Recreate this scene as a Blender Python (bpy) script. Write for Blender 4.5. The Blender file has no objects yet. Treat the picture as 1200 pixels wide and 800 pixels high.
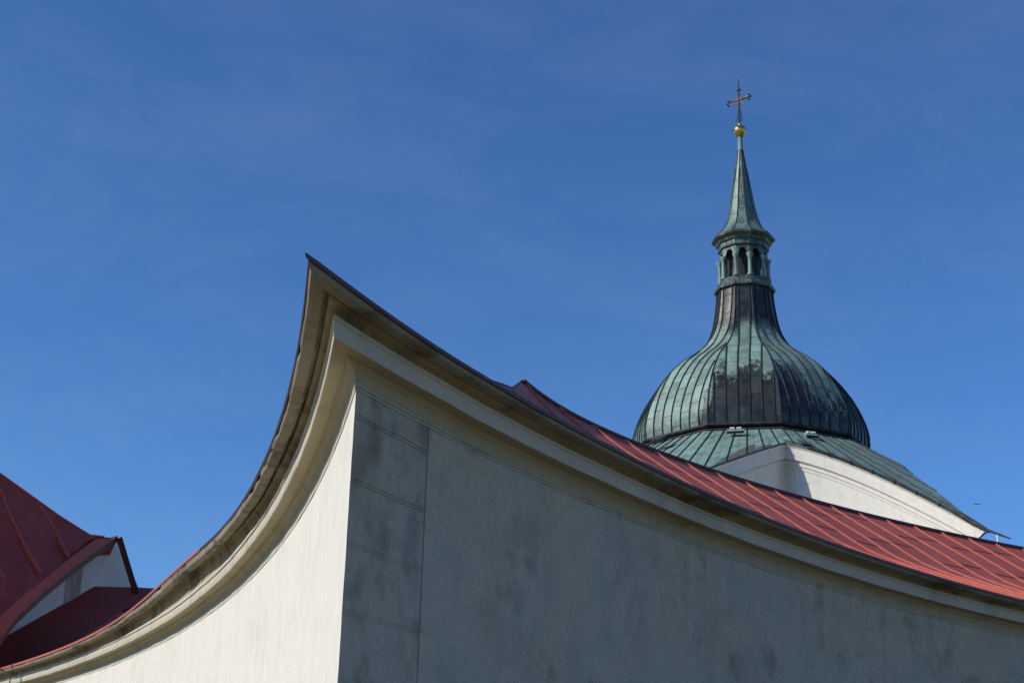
import bpy, bmesh, math, random
from mathutils import Vector, Matrix
R = math.radians
random.seed(7)
S = bpy.context.scene
COL = S.collection

# ------------------------------------------------------------------ camera, sky, sun, exposure
EYE = Vector((0, 0, 1.6))
PITCH = math.atan(626 / 1750)
cam = bpy.data.cameras.new('camera')
cam.sensor_width = 36.0
cam.lens = 36.0 * 1750 / 1200
cam.clip_start, cam.clip_end = 0.1, 6000
camo = bpy.data.objects.new('camera', cam)
COL.objects.link(camo)
camo.matrix_world = (Matrix.Translation(EYE) @ Matrix.Rotation(R(90) + PITCH, 4, 'X')
                     @ Matrix.Rotation(R(1.52), 4, 'Z'))
S.camera = camo

BETA, ELEV = R(18), R(34)            # sun a little behind the left shoulder, fairly low
TO_SUN = Vector((-math.cos(BETA) * math.cos(ELEV), -math.sin(BETA) * math.cos(ELEV), math.sin(ELEV)))
sun = bpy.data.lights.new('sun', 'SUN')
sun.energy = 4.1
sun.angle = R(0.53)
sun.color = (1.0, 0.94, 0.85)
suno = bpy.data.objects.new('sun', sun)
COL.objects.link(suno)
suno.rotation_euler = TO_SUN.to_track_quat('Z', 'Y').to_euler()
suno.location = (-30, -10, 40)

W = bpy.data.worlds.new('World')
S.world = W
W.use_nodes = True
nt = W.node_tree
nt.nodes.clear()
sky = nt.nodes.new('ShaderNodeTexSky')
sky.sky_type = 'NISHITA'
sky.sun_disc = False
sky.sun_elevation = ELEV
sky.sun_rotation = math.atan2(TO_SUN.x, TO_SUN.y)
sky.altitude = 600
sky.air_density = 1.0
sky.dust_density = 0.25
sky.ozone_density = 2.2
tc = nt.nodes.new('ShaderNodeTexCoord')
mp = nt.nodes.new('ShaderNodeMapping')
mp.inputs['Rotation'].default_value = (0, R(-25), R(20))
mp.inputs['Scale'].default_value = (2.0, 4.5, 5.5)
nz = nt.nodes.new('ShaderNodeTexNoise')
nz.inputs['Scale'].default_value = 2.4
nz.inputs['Detail'].default_value = 10
nz.inputs['Roughness'].default_value = 0.68
nz.inputs['Distortion'].default_value = 0.5
rp = nt.nodes.new('ShaderNodeMapRange')
rp.inputs['From Min'].default_value = 0.42
rp.inputs['From Max'].default_value = 0.85
rp.inputs['To Min'].default_value = 0.0
rp.inputs['To Max'].default_value = 0.11
mx = nt.nodes.new('ShaderNodeMix')
mx.data_type = 'RGBA'
mx.inputs['B'].default_value = (3.6, 5.0, 7.0, 1)        # thin cirrus
bg = nt.nodes.new('ShaderNodeBackground')
bg.inputs['Strength'].default_value = 0.107
wo = nt.nodes.new('ShaderNodeOutputWorld')
L = nt.links.new
L(tc.outputs['Generated'], mp.inputs['Vector'])
L(mp.outputs['Vector'], nz.inputs['Vector'])
L(nz.outputs['Fac'], rp.inputs['Value'])
L(rp.outputs['Result'], mx.inputs['Factor'])
tint = nt.nodes.new('ShaderNodeMix')
tint.data_type = 'RGBA'
tint.blend_type = 'MULTIPLY'
tint.inputs['Factor'].default_value = 1.0
tint.inputs['B'].default_value = (0.50, 0.84, 1.27, 1)       # deep polarised blue of a clear cool day
L(sky.outputs['Color'], tint.inputs['A'])
L(tint.outputs['Result'], mx.inputs['A'])
L(mx.outputs['Result'], bg.inputs['Color'])
L(bg.outputs['Background'], wo.inputs['Surface'])

S.render.engine = 'CYCLES'
S.view_settings.view_transform = 'Standard'
S.view_settings.look = 'None'
S.view_settings.exposure = 0.0
S.view_settings.gamma = 1.0
S.cycles.max_bounces = 8


# ------------------------------------------------------------------ node materials
class NM:
    """small helper round a node tree"""
    def __init__(s, name):
        s.m = bpy.data.materials.new(name)
        s.m.use_nodes = True
        s.t = s.m.node_tree
        s.b = s.t.nodes['Principled BSDF']
        s.tc = s.t.nodes.new('ShaderNodeTexCoord')

    def n(s, kind, **kw):
        nd = s.t.nodes.new(kind)
        for k, v in kw.items():
            setattr(nd, k, v)
        return nd

    def put(s, sock, v):
        if hasattr(v, 'node'):
            s.t.links.new(v, sock)
        elif isinstance(v, (tuple, list)) and len(v) == 3 and sock.type == 'RGBA':
            sock.default_value = (*v, 1)
        else:
            sock.default_value = v

    def noise(s, scale, detail=4, rough=0.55, vec=None, stretch=None, dist=0.0):
        v = vec or s.tc.outputs['Object']
        if stretch:
            m = s.n('ShaderNodeMapping')
            s.put(m.inputs['Vector'], v)
            m.inputs['Scale'].default_value = stretch
            v = m.outputs['Vector']
        nd = s.n('ShaderNodeTexNoise')
        s.put(nd.inputs['Vector'], v)
        nd.inputs['Scale'].default_value = scale
        nd.inputs['Detail'].default_value = detail
        nd.inputs['Roughness'].default_value = rough
        nd.inputs['Distortion'].default_value = dist
        return nd.outputs['Fac']

    def ramp(s, v, a, b, lo=0.0, hi=1.0):
        nd = s.n('ShaderNodeMapRange')
        nd.interpolation_type = 'SMOOTHSTEP'
        s.put(nd.inputs['Value'], v)
        s.put(nd.inputs['From Min'], a)
        s.put(nd.inputs['From Max'], b)
        s.put(nd.inputs['To Min'], lo)
        s.put(nd.inputs['To Max'], hi)
        return nd.outputs['Result']

    def math(s, op, a, b=0.0, c=0.0):
        nd = s.n('ShaderNodeMath', operation=op)
        s.put(nd.inputs[0], a)
        s.put(nd.inputs[1], b)
        s.put(nd.inputs[2], c)
        return nd.outputs[0]

    def mix(s, f, a, b, mode='MIX'):
        nd = s.n('ShaderNodeMix', data_type='RGBA', blend_type=mode)
        s.put(nd.inputs['Factor'], f)
        s.put(nd.inputs['A'], a)
        s.put(nd.inputs['B'], b)
        return nd.outputs['Result']

    def rand(s, v):
        nd = s.n('ShaderNodeTexWhiteNoise', noise_dimensions='1D')
        s.put(nd.inputs['W'], v)
        return nd.outputs['Value']

    def uv(s):
        sp = s.n('ShaderNodeSeparateXYZ')
        s.put(sp.inputs[0], s.tc.outputs['UV'])
        return sp.outputs[0], sp.outputs[1]

    def xyz(s):
        sp = s.n('ShaderNodeSeparateXYZ')
        s.put(sp.inputs[0], s.tc.outputs['Object'])
        return sp.outputs

    def bump(s, h, dist, strength=1.0):
        nd = s.n('ShaderNodeBump')
        nd.inputs['Strength'].default_value = strength
        nd.inputs['Distance'].default_value = dist
        s.put(nd.inputs['Height'], h)
        s.put(s.b.inputs['Normal'], nd.outputs['Normal'])

    def set(s, col=None, rough=None, metal=None, spec=None):
        for k, v in (('Base Color', col), ('Roughness', rough), ('Metallic', metal), ('Specular IOR Level', spec)):
            if v is not None:
                s.put(s.b.inputs[k], v)
        return s.m


def plaster(name, base, dark, dirt, streak=0.35, bump=0.006, spots=0.5, th=0.0, valley=None, drip=0.0, crack=0.0, mottle=0.15, stain=0.0):
    n = NM(name)
    big = n.noise(0.55, 5, 0.6)
    mid = n.noise(2.6, 6, 0.65, dist=0.6)
    fine = n.noise(38, 5, 0.7)
    st = n.noise(5.0, 5, 0.65, stretch=(1, 1, 0.10))
    c = n.mix(n.ramp(mid, 0.35, 0.75, 0, 0.45), base, tuple(v * 0.80 for v in base))
    c = n.mix(n.ramp(st, 0.5, 0.8, 0, streak), c, tuple(v * 0.62 for v in base))
    c = n.mix(n.ramp(n.math('ADD', n.math('MULTIPLY', big, 0.6), n.math('MULTIPLY', mid, 0.5)), 0.56 - th, 0.74 - th, 0, dirt), c, dark)
    sp = n.noise(7.5, 6, 0.75, dist=1.2)
    c = n.mix(n.ramp(sp, 0.64 - th, 0.78 - th, 0, spots), c, dark)
    c = n.mix(n.ramp(fine, 0.3, 0.8, 0, 0.25), c, tuple(v * 0.7 for v in base))
    mt = n.noise(13, 6, 0.8, dist=0.4)
    c = n.mix(n.ramp(mt, 0.42, 0.66, 0, mottle), c, tuple(v * 0.66 for v in base))
    if stain:
        # brown damp patches with ragged, grainy edges
        s1 = n.noise(2.1, 2, 0.5)
        s2 = n.noise(16, 8, 0.85)
        c = n.mix(n.ramp(n.math('ADD', n.math('MULTIPLY', s1, 0.72), n.math('MULTIPLY', s2, 0.34)), 0.60 - th * 0.8, 0.73 - th * 0.8, 0, stain), c, (0.13, 0.105, 0.06))
        s3 = n.noise(1.3, 4, 0.6)
        c = n.mix(n.ramp(s3, 0.45, 0.7, 0, 0.35), c, (0.36, 0.38, 0.39))
    gr = n.noise(85, 3, 0.8)
    c = n.mix(n.ramp(gr, 0.42, 0.72, 0, 0.30), c, tuple(v * 0.62 for v in base))
    if drip:
        # grey runs of rain below the cornice
        ds = n.noise(3.6, 7, 0.75, stretch=(1, 1, 0.09), dist=0.5)
        top = n.ramp(n.math('ADD', n.xyz()[2], n.math('MULTIPLY', n.math('SUBTRACT', ds, 0.5), 2.4)), H_WALL - 1.3, H_WALL + 0.1)
        c = n.mix(n.math('MULTIPLY', top, n.ramp(ds, 0.45, 0.7, 0, drip)), c, dark)
    if crack:
        dn = n.n('ShaderNodeTexNoise')
        n.put(dn.inputs['Vector'], n.tc.outputs['Object'])
        dn.inputs['Scale'].default_value = 2.2
        dn.inputs['Detail'].default_value = 5
        vm0 = n.n('ShaderNodeVectorMath', operation='MULTIPLY_ADD')
        n.put(vm0.inputs[0], dn.outputs['Color'])
        vm0.inputs[1].default_value = (0.7, 0.7, 0.7)
        n.put(vm0.inputs[2], n.tc.outputs['Object'])
        vo = n.n('ShaderNodeTexVoronoi', feature='DISTANCE_TO_EDGE')
        n.put(vo.inputs['Vector'], vm0.outputs[0])
        vo.inputs['Scale'].default_value = 0.75
        ck = n.math('MULTIPLY', n.ramp(vo.outputs['Distance'], 0.0, 0.005, 1.0, 0.0), n.ramp(n.noise(0.9, 3, 0.5), 0.52, 0.62, 0.0, crack))
        c = n.mix(ck, c, tuple(v * 0.4 for v in dark))
    if valley:
        # rain stain that has run down the inner corner of the walls
        vm = n.n('ShaderNodeVectorMath', operation='MULTIPLY')
        n.put(vm.inputs[0], n.tc.outputs['Object'])
        vm.inputs[1].default_value = (1, 1, 0)
        vd = n.n('ShaderNodeVectorMath', operation='DISTANCE')
        n.put(vd.inputs[0], vm.outputs[0])
        vd.inputs[1].default_value = valley
        w_ = n.math('ADD', vd.outputs['Value'], n.math('MULTIPLY', n.math('SUBTRACT', st, 0.5), 0.9))
        c = n.mix(n.ramp(w_, 0.0, 0.8, 0.5, 0.0), c, (0.30, 0.235, 0.14))
    h = n.math('ADD', n.math('MULTIPLY', mid, 0.7), n.math('MULTIPLY', fine, 0.25))
    n.bump(h, bump)
    return n.set(c, 0.9, 0, 0.2)


M = {}
H_WALL = 4.6
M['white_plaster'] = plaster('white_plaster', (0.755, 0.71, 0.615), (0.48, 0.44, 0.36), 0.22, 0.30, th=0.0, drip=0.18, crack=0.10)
M['shade_toned_plaster'] = plaster('shade_toned_plaster', (0.545, 0.465, 0.345), (0.25, 0.205, 0.135), 0.32, 0.25, spots=0.55, th=0.03, drip=0.22, crack=0.16, mottle=0.55, stain=0.38)  # darker copy of the white plaster: east wall's shade in the base, real stains over
M['stained_shade_toned_plaster'] = plaster('stained_shade_toned_plaster', (0.515, 0.44, 0.33), (0.16, 0.13, 0.08), 0.50, 0.25, spots=0.75, th=0.07, drip=0.25, crack=0.2, mottle=0.45, stain=0.5)  # real stains over the same shade-darkened base
M['tan_plaster'] = plaster('tan_plaster', (0.45, 0.38, 0.245), (0.23, 0.18, 0.105), 0.5, 0.12)
M['corona_plaster'] = plaster('corona_plaster', (0.58, 0.52, 0.41), (0.32, 0.27, 0.18), 0.45, 0.25, th=0.03)
M['church_plaster'] = plaster('church_plaster', (0.80, 0.755, 0.66), (0.52, 0.49, 0.42), 0.35, 0.45, 0.01, valley=(0.47, -7.66 + 0.35, 0))
M['crown_plaster'] = plaster('crown_plaster', (0.42, 0.34, 0.21), (0.10, 0.075, 0.05), 0.85, 0.45, 0.008, 0.8, th=0.06)
M['slab_stone'] = plaster('slab_stone', (0.30, 0.265, 0.195), (0.075, 0.055, 0.038), 0.9, 0.4, 0.012, 0.8, th=0.05)


def red_sheet(name, joint=0.80, lines=1.0, c0=(0.44, 0.090, 0.048), c1=(0.52, 0.115, 0.062)):
    n = NM(name)
    u, v = n.uv()
    pid = n.math('FLOOR', u)
    rnd = n.rand(pid)
    vv = n.math('DIVIDE', n.math('ADD', v, n.math('MULTIPLY', rnd, joint * 3)), joint)
    fr = n.math('FRACT', vv)
    jl = n.ramp(n.math('ABSOLUTE', n.math('SUBTRACT', fr, 0.5)), 0.468, 0.476, 0.0, lines)
    sh = n.rand(n.math('ADD', n.math('MULTIPLY', pid, 17.3), n.math('FLOOR', vv)))
    base = n.mix(n.ramp(sh, 0, 1, 0, 1), c0, c1)
    mid = n.noise(4, 5, 0.65)
    base = n.mix(n.ramp(mid, 0.45, 0.75, 0, 0.5), base, tuple(v * 0.72 for v in c0))
    base = n.mix(n.ramp(n.noise(30, 4, 0.7), 0.62, 0.8, 0, 0.35), base, (0.20, 0.06, 0.05))
    mpv = n.n('ShaderNodeMapping')
    n.put(mpv.inputs['Vector'], n.tc.outputs['UV'])
    mpv.inputs['Scale'].default_value = (6.0, 0.7, 1.0)
    run = n.noise(1.0, 5, 0.65, vec=mpv.outputs['Vector'])
    base = n.mix(n.ramp(run, 0.5, 0.78, 0, 0.55), base, (0.22, 0.062, 0.05))
    base = n.mix(n.ramp(run, 0.22, 0.42, 0.35, 0.0), base, tuple(v * 1.15 + 0.02 for v in c1))
    c = n.mix(jl, base, (0.055, 0.014, 0.012))
    h = n.math('ADD', n.math('MULTIPLY', mid, 0.6), n.math('MULTIPLY', jl, -0.4))
    n.bump(h, 0.012)
    return n.set(c, n.ramp(mid, 0.3, 0.8, 0.42, 0.62), 0, 0.35)


M['red_sheet'] = red_sheet('red_sheet')
M['shade_toned_red_sheet'] = red_sheet('shade_toned_red_sheet', lines=0.0, c0=(0.255, 0.044, 0.032), c1=(0.31, 0.056, 0.040))  # chapel roofs: the red darkened so that their shade sits in the colour
_n = NM('red_paint')
_m = _n.noise(9, 5, 0.65)
M['red_paint'] = _n.set(_n.mix(_n.ramp(_m, 0.4, 0.75), (0.50, 0.112, 0.062), (0.40, 0.080, 0.045)), 0.45, 0, 0.4)
_n = NM('dark_maroon_paint')
_m = _n.noise(9, 5, 0.65)
M['dark_maroon_paint'] = _n.set(_n.mix(_n.ramp(_m, 0.4, 0.75), (0.085, 0.018, 0.016), (0.05, 0.012, 0.011)), 0.5, 0, 0.35)


def copper(name, kind):
    """weathered copper sheets: u counts sheets, v runs down the slope in metres"""
    n = NM(name)
    u, v = n.uv()
    pid = n.math('FLOOR', u)
    fu = n.math('FRACT', u)
    r1 = n.rand(pid)
    r2 = n.rand(n.math('ADD', pid, 91.7))
    JL = 1.05
    vv = n.math('DIVIDE', n.math('ADD', v, n.math('MULTIPLY', r1, 2.3)), JL)
    fr = n.math('FRACT', vv)
    jl = n.ramp(n.math('ABSOLUTE', n.math('SUBTRACT', fr, 0.5)), 0.478, 0.492)
    sid = n.rand(n.math('ADD', n.math('MULTIPLY', pid, 7.77), n.math('FLOOR', vv)))
    mid = n.noise(1.6, 6, 0.68, dist=0.4)
    drip = n.noise(5.5, 6, 0.7, stretch=(1, 1, 0.16))
    fine = n.noise(14, 5, 0.75)
    mint, pale, deep = (0.225, 0.365, 0.300), (0.37, 0.50, 0.425), (0.115, 0.190, 0.160)
    brown, black = (0.052, 0.047, 0.038), (0.018, 0.020, 0.022)
    green = n.mix(n.ramp(mid, 0.35, 0.7), mint, deep)
    green = n.mix(n.ramp(fine, 0.5, 0.8, 0, 0.6), green, pale)
    dark = n.mix(n.ramp(mid, 0.35, 0.65), brown, black)
    dark = n.mix(n.ramp(sid, 0.55, 1.0, 0, 0.35), dark, (0.10, 0.115, 0.100))
    dark = n.mix(n.ramp(drip, 0.52, 0.75, 0, 0.55), dark, (0.12, 0.155, 0.135))
    if kind == 'dome':
        # patina sits on the shoulder where rain lies, runs down sheet by sheet in ragged tongues
        edge = n.math('ADD', 7.1, n.math('ADD', n.math('MULTIPLY', n.math('SUBTRACT', r2, 0.5), 1.5),
                                          n.math('MULTIPLY', n.math('SUBTRACT', drip, 0.5), 4.5)))
        side = n.xyz()
        # the weather side (west) has gone green much further down
        edge = n.math('ADD', edge, n.ramp(side[0], -4.0, -1.6, 4.5, 0.0))
        edge = n.math('ADD', edge, n.math('MULTIPLY', n.ramp(side[0], 1.2, 2.4), n.math('ADD', 0.9, n.math('MULTIPLY', n.math('SUBTRACT', drip, 0.45), 7.0))))
        lower = n.ramp(n.math('SUBTRACT', edge, v), -0.35, 0.40)
        top = n.math('ADD', 2.5, n.math('ADD', n.math('MULTIPLY', n.math('SUBTRACT', r1, 0.5), 0.8),
                                        n.math('MULTIPLY', n.math('SUBTRACT', fine, 0.5), 2.2)))
        upper = n.ramp(n.math('SUBTRACT', v, top), -0.3, 0.5)
        f = n.math('MULTIPLY', lower, upper)
        f = n.math('MULTIPLY', f, n.ramp(sid, 0, 1, 0.66, 1.0))
        f = n.math('MULTIPLY', f, n.ramp(n.math('ADD', v, n.math('MULTIPLY', n.math('SUBTRACT', mid, 0.5), 5.0)), 8.6, 11.0, 1.0, 0.5))
        green = n.mix(n.ramp(n.noise(2.3, 5, 0.7), 0.45, 0.7, 0, 0.7), green, (0.235, 0.265, 0.225))
    elif kind == 'skirt':
        # newer brown sheets along the eaves of the front slope; v counts up from the eaves
        px_ = n.xyz()[0]
        top_ = n.math('MULTIPLY', n.math('FLOOR', n.math('MULTIPLY', r1, 3.9)), 0.36)
        top_ = n.math('MULTIPLY', top_, n.ramp(n.math('ABSOLUTE', n.math('ADD', px_, 0.6)), 2.0, 2.6, 1.0, 0.25))
        low = n.ramp(n.math('SUBTRACT', v, top_), -0.02, 0.02)
        f = n.math('MULTIPLY', n.math('ADD', n.math('MULTIPLY', low, 0.85), 0.05), n.ramp(drip, 0.3, 0.8, 1.0, 0.75))
        dark = n.mix(n.ramp(fine, 0.3, 0.7), (0.10, 0.095, 0.10), (0.15, 0.145, 0.15))
    else:
        f = n.ramp(n.math('ADD', n.math('MULTIPLY', drip, 0.7), n.math('MULTIPLY', mid, 0.6)), 0.58 if kind == 'lantern' else 0.48, 0.86 if kind == 'lantern' else 0.76, 0.08, 0.85)
    c = n.mix(f, dark, green)
    # dark runs beside the seams
    sr = n.ramp(n.math('ABSOLUTE', n.math('SUBTRACT', fu, 0.5)), 0.33, 0.48, 0.0, 0.45)
    c = n.mix(n.math('MULTIPLY', sr, n.ramp(drip, 0.35, 0.65)), c, (0.05, 0.06, 0.052))
    c = n.mix(n.math('MULTIPLY', jl, 0.75), c, (0.018, 0.02, 0.018))
    pil = n.math('MULTIPLY', n.math('MULTIPLY', fu, n.math('SUBTRACT', 1.0, fu)), 1.2)
    h = n.math('ADD', n.math('ADD', n.math('MULTIPLY', mid, 0.5), pil), n.math('MULTIPLY', jl, -0.3))
    n.bump(h, 0.03)
    return n.set(c, n.mix(f, (0.34, 0.34, 0.34), (0.62, 0.62, 0.62)), n.mix(f, (0.25, 0.25, 0.25), (0.0, 0.0, 0.0)), 0.5)


M['dome_copper'] = copper('dome_copper', 'dome')
M['skirt_copper'] = copper('skirt_copper', 'skirt')
M['lantern_copper'] = copper('lantern_copper', 'lantern')
M['spire_copper'] = copper('spire_copper', 'spire')
_n = NM('dark_copper')
_m = _n.noise(3, 5, 0.65)
M['dark_copper'] = _n.set(_n.mix(_n.ramp(_m, 0.4, 0.7), (0.022, 0.024, 0.024), (0.05, 0.06, 0.055)), 0.65, 0.0, 0.25)
_n = NM('mint_copper')
_m = _n.noise(4, 5, 0.7, stretch=(1, 1, 0.3))
M['mint_copper'] = _n.set(_n.mix(_n.ramp(_m, 0.4, 0.7), (0.20, 0.30, 0.26), (0.09, 0.14, 0.125)), 0.6, 0, 0.4)
_n = NM('gold_leaf')
_m = _n.noise(8, 4, 0.6)
M['gold_leaf'] = _n.set(_n.mix(_n.ramp(_m, 0.4, 0.75), (0.83, 0.56, 0.17), (0.50, 0.31, 0.08)), 0.30, 1.0)
_n = NM('old_gilding')
_m = _n.noise(9, 4, 0.6)
M['old_gilding'] = _n.set(_n.mix(_n.ramp(_m, 0.4, 0.7), (0.46, 0.35, 0.29), (0.16, 0.11, 0.10)), 0.4, 0.7)
_n = NM('dark_iron')
_m = _n.noise(12, 4, 0.6)
M['dark_iron'] = _n.set(_n.mix(_m, (0.03, 0.03, 0.035), (0.055, 0.045, 0.04)), 0.5, 0.5)
_n = NM('grey_zinc')
_m = _n.noise(12, 4, 0.6)
M['grey_zinc'] = _n.set(_n.mix(_m, (0.30, 0.31, 0.32), (0.18, 0.18, 0.19)), 0.45, 0.6)
_n = NM('white_paint')
_m = _n.noise(6, 4, 0.6)
M['white_paint'] = _n.set(_n.mix(_m, (0.78, 0.78, 0.76), (0.62, 0.62, 0.60)), 0.5)
_n = NM('feathers')
_m = _n.noise(6, 4, 0.6)
M['feathers'] = _n.set(_n.mix(_m, (0.07, 0.07, 0.08), (0.12, 0.12, 0.13)), 0.8)
_n = NM('dry_ground')
_m = _n.noise(0.3, 6, 0.6)
_f = _n.noise(6, 6, 0.7)
M['dry_ground'] = _n.set(_n.mix(_n.ramp(_m, 0.35, 0.65), _n.mix(_f, (0.20, 0.16, 0.10), (0.27, 0.22, 0.14)), _n.mix(_f, (0.105, 0.10, 0.048), (0.165, 0.15, 0.075))), 0.95, 0, 0.2)
_n = NM('streaky_brown')
_m = _n.noise(6, 5, 0.7, stretch=(1, 1, 0.2))
M['streaky_brown'] = _n.set(_n.mix(_n.ramp(_m, 0.35, 0.7), (0.36, 0.24, 0.19), (0.50, 0.40, 0.34)), 0.9)


# ------------------------------------------------------------------ mesh helpers
class MB:
    def __init__(s):
        s.v, s.f, s.uv = [], [], []

    def vert(s, p, uv=(0, 0)):
        s.v.append(Vector(p))
        s.uv.append(uv)
        return len(s.v) - 1

    def face(s, *ids):
        s.f.append(tuple(ids))

    def quad(s, pts, uvs=None):
        ids = [s.vert(p, uvs[i] if uvs else (0, 0)) for i, p in enumerate(pts)]
        s.f.append(tuple(ids))

    def grid(s, rows, uvs=None, close=False):
        """rows: list of equally long lists of points"""
        ids = [[s.vert(p, uvs[i][j] if uvs else (0, 0)) for j, p in enumerate(r)] for i, r in enumerate(rows)]
        for a, b in zip(ids, ids[1:]):
            n = len(a)
            for j in range(n if close else n - 1):
                k = (j + 1) % n
                s.f.append((a[j], a[k], b[k], b[j]))
        return ids

    def tube(s, pts, rad, seg=8, cap=True):
        pts = [Vector(p) for p in pts]
        rads = rad if isinstance(rad, (list, tuple)) else [rad] * len(pts)
        rows = []
        up = Vector((0, 0, 1))
        for i, p in enumerate(pts):
            d = (pts[min(i + 1, len(pts) - 1)] - pts[max(i - 1, 0)]).normalized()
            a = d.cross(up)
            if a.length < 1e-3:
                a = d.cross(Vector((1, 0, 0)))
            a.normalize()
            b = a.cross(d)
            rows.append([p + (a * math.cos(t) + b * math.sin(t)) * rads[i] for t in [2 * math.pi * k / seg for k in range(seg)]])
        ids = s.grid(rows, close=True)
        if cap:
            s.f.append(tuple(reversed(ids[0])))
            s.f.append(tuple(ids[-1]))

    def rib(s, pts, nrms, side, w, h, taper=0):
        """a standing seam: a square strip that follows pts, standing h along nrms"""
        rows = []
        h0 = h
        for i, (p, n, t) in enumerate(zip(pts, nrms, side)):
            p, n, t = Vector(p), Vector(n), Vector(t)
            h = h0 * min(1, (i + 0.1) / taper) if taper else h0
            rows.append([p - t * w / 2 - n * 0.02, p - t * w * 0.36 + n * h, p + t * w * 0.36 + n * h, p + t * w / 2 - n * 0.02])
        ids = s.grid(rows)
        s.f.append(tuple(ids[0]))
        s.f.append(tuple(reversed(ids[-1])))

    def box(s, c, x, y, z):
        """box with centre c and half axes x, y, z (vectors)"""
        c, x, y, z = Vector(c), Vector(x), Vector(y), Vector(z)
        ids = [s.vert(c + x * a + y * b + z * d) for a in (-1, 1) for b in (-1, 1) for d in (-1, 1)]
        for f in ((0, 1, 3, 2), (4, 6, 7, 5), (0, 4, 5, 1), (2, 3, 7, 6), (0, 2, 6, 4), (1, 5, 7, 3)):
            s.f.append(tuple(ids[i] for i in f))

    def lathe(s, c, prof, seg=24):
        rows = [[Vector((c[0] + r * math.cos(t), c[1] + r * math.sin(t), z)) for t in [2 * math.pi * k / seg for k in range(seg)]] for r, z in prof]
        s.grid(rows, close=True)

    def obj(s, name, mat, parent=None, base=None, smooth=False, label=None, recalc=True):
        o0 = base or Vector((0, 0, 0))
        me = bpy.data.meshes.new(name)
        me.from_pydata([tuple(v - o0) for v in s.v], [], s.f)
        lay = me.uv_layers.new(name='UVMap')
        for lp in me.loops:
            lay.data[lp.index].uv = s.uv[lp.vertex_index]
        if recalc:
            bm = bmesh.new()
            bm.from_mesh(me)
            bmesh.ops.recalc_face_normals(bm, faces=bm.faces)
            bm.to_mesh(me)
            bm.free()
        me.materials.append(mat)
        if smooth:
            for p in me.polygons:
                p.use_smooth = True
        o = bpy.data.objects.new(name, me)
        COL.objects.link(o)
        if parent:
            o.parent = parent
        if label:
            o['label'] = label
        return o


def thing(name, label, cat, loc):
    o = bpy.data.objects.new(name, None)
    COL.objects.link(o)
    o.location = loc
    o.empty_display_size = 0.3
    o['label'] = label
    o['category'] = cat
    return o


def smooth_by_angle(o, deg=35):
    me = o.data
    bm = bmesh.new()
    bm.from_mesh(me)
    for f in bm.faces:
        f.smooth = True
    for e in bm.edges:
        e.smooth = not (len(e.link_faces) == 2 and e.calc_face_angle(0) > R(deg))
    bm.to_mesh(me)
    bm.free()


Z = Vector((0, 0, 1))
# ------------------------------------------------------------------ ground
g = MB()
rows = []
for i in range(41):
    rows.append([])
    for j in range(41):
        x, y = (i - 20) / 20, (j - 20) / 20
        x, y = x * abs(x) * 1500, y * abs(y) * 1500
        rows[-1].append((x, y, 0.0 if abs(x) < 120 and abs(y) < 120 else -0.002 * (max(abs(x), abs(y)) - 120)))
g.grid(rows)
o = g.obj('ground', M['dry_ground'])
o['kind'] = 'structure'

# ------------------------------------------------------------------ the star-plan cloister: two concave walls that meet in a sharp corner
CX, CY = -1.01465, 9.33105
H = 4.6                                  # underside of the cornice
ARC = {'E': (0.46085, 0.033712, 1), 'W': (-0.175557, -0.021012, -1)}     # start azimuth, curvature, outward sign
BIS = (ARC['E'][0] + ARC['W'][0]) / 2
BN = Vector((math.cos(BIS), -math.sin(BIS)))
CLOISTER = Vector((CX, CY, 0))


def plan(side, s, o):
    a0, k, sg = ARC[side]
    a = a0 + k * s
    x = CX + (math.cos(a0) - math.cos(a)) / k
    y = CY + (math.sin(a) - math.sin(a0)) / k
    return Vector((x + math.cos(a) * sg * o, y - math.sin(a) * sg * o))


def outward(side, s):
    a0, k, sg = ARC[side]
    a = a0 + k * s
    return Vector((math.cos(a) * sg, -math.sin(a) * sg, 0))


def along(side, s):
    a0, k, sg = ARC[side]
    return Vector((math.sin(a0 + k * s), math.cos(a0 + k * s), 0))


def mitre(side, o):
    """station where the line at offset o meets the corner's bisector"""
    sg = ARC[side][2]
    f = lambda s: (plan(side, s, o) - Vector((CX, CY))).dot(BN) * sg
    lo, hi = -4.0, 26.0
    for _ in range(50):
        m = (lo + hi) / 2
        if f(m) < 0:
            lo = m
        else:
            hi = m
    return (lo + hi) / 2


def lift(side, s, z):
    """the upper members rise a little towards the cusp, and the old gutter stones bulge along the west wall"""
    if z < 0.24:
        return 0.0
    w = min(1.0, (z - 0.24) / 0.06)
    d = 0.032 * max(0.0, min(1.0, (0.6 - s) / 1.7)) ** 1.5
    if side == 'W':
        d += 0.17 * math.exp(-((s - 10.0) / 3.3) ** 2) + 0.055 * max(0, min(1, s / 4))
    return d * w


S_END = {'E': 21.0, 'W': 24.5}


def stations(side, o, step=0.2):
    a, b = mitre(side, o), S_END[side]
    n = int(math.ceil((b - mitre(side, 0.4)) / step))
    return [a + (b - a) * (i / n) ** 1.15 for i in range(n + 1)]


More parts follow.
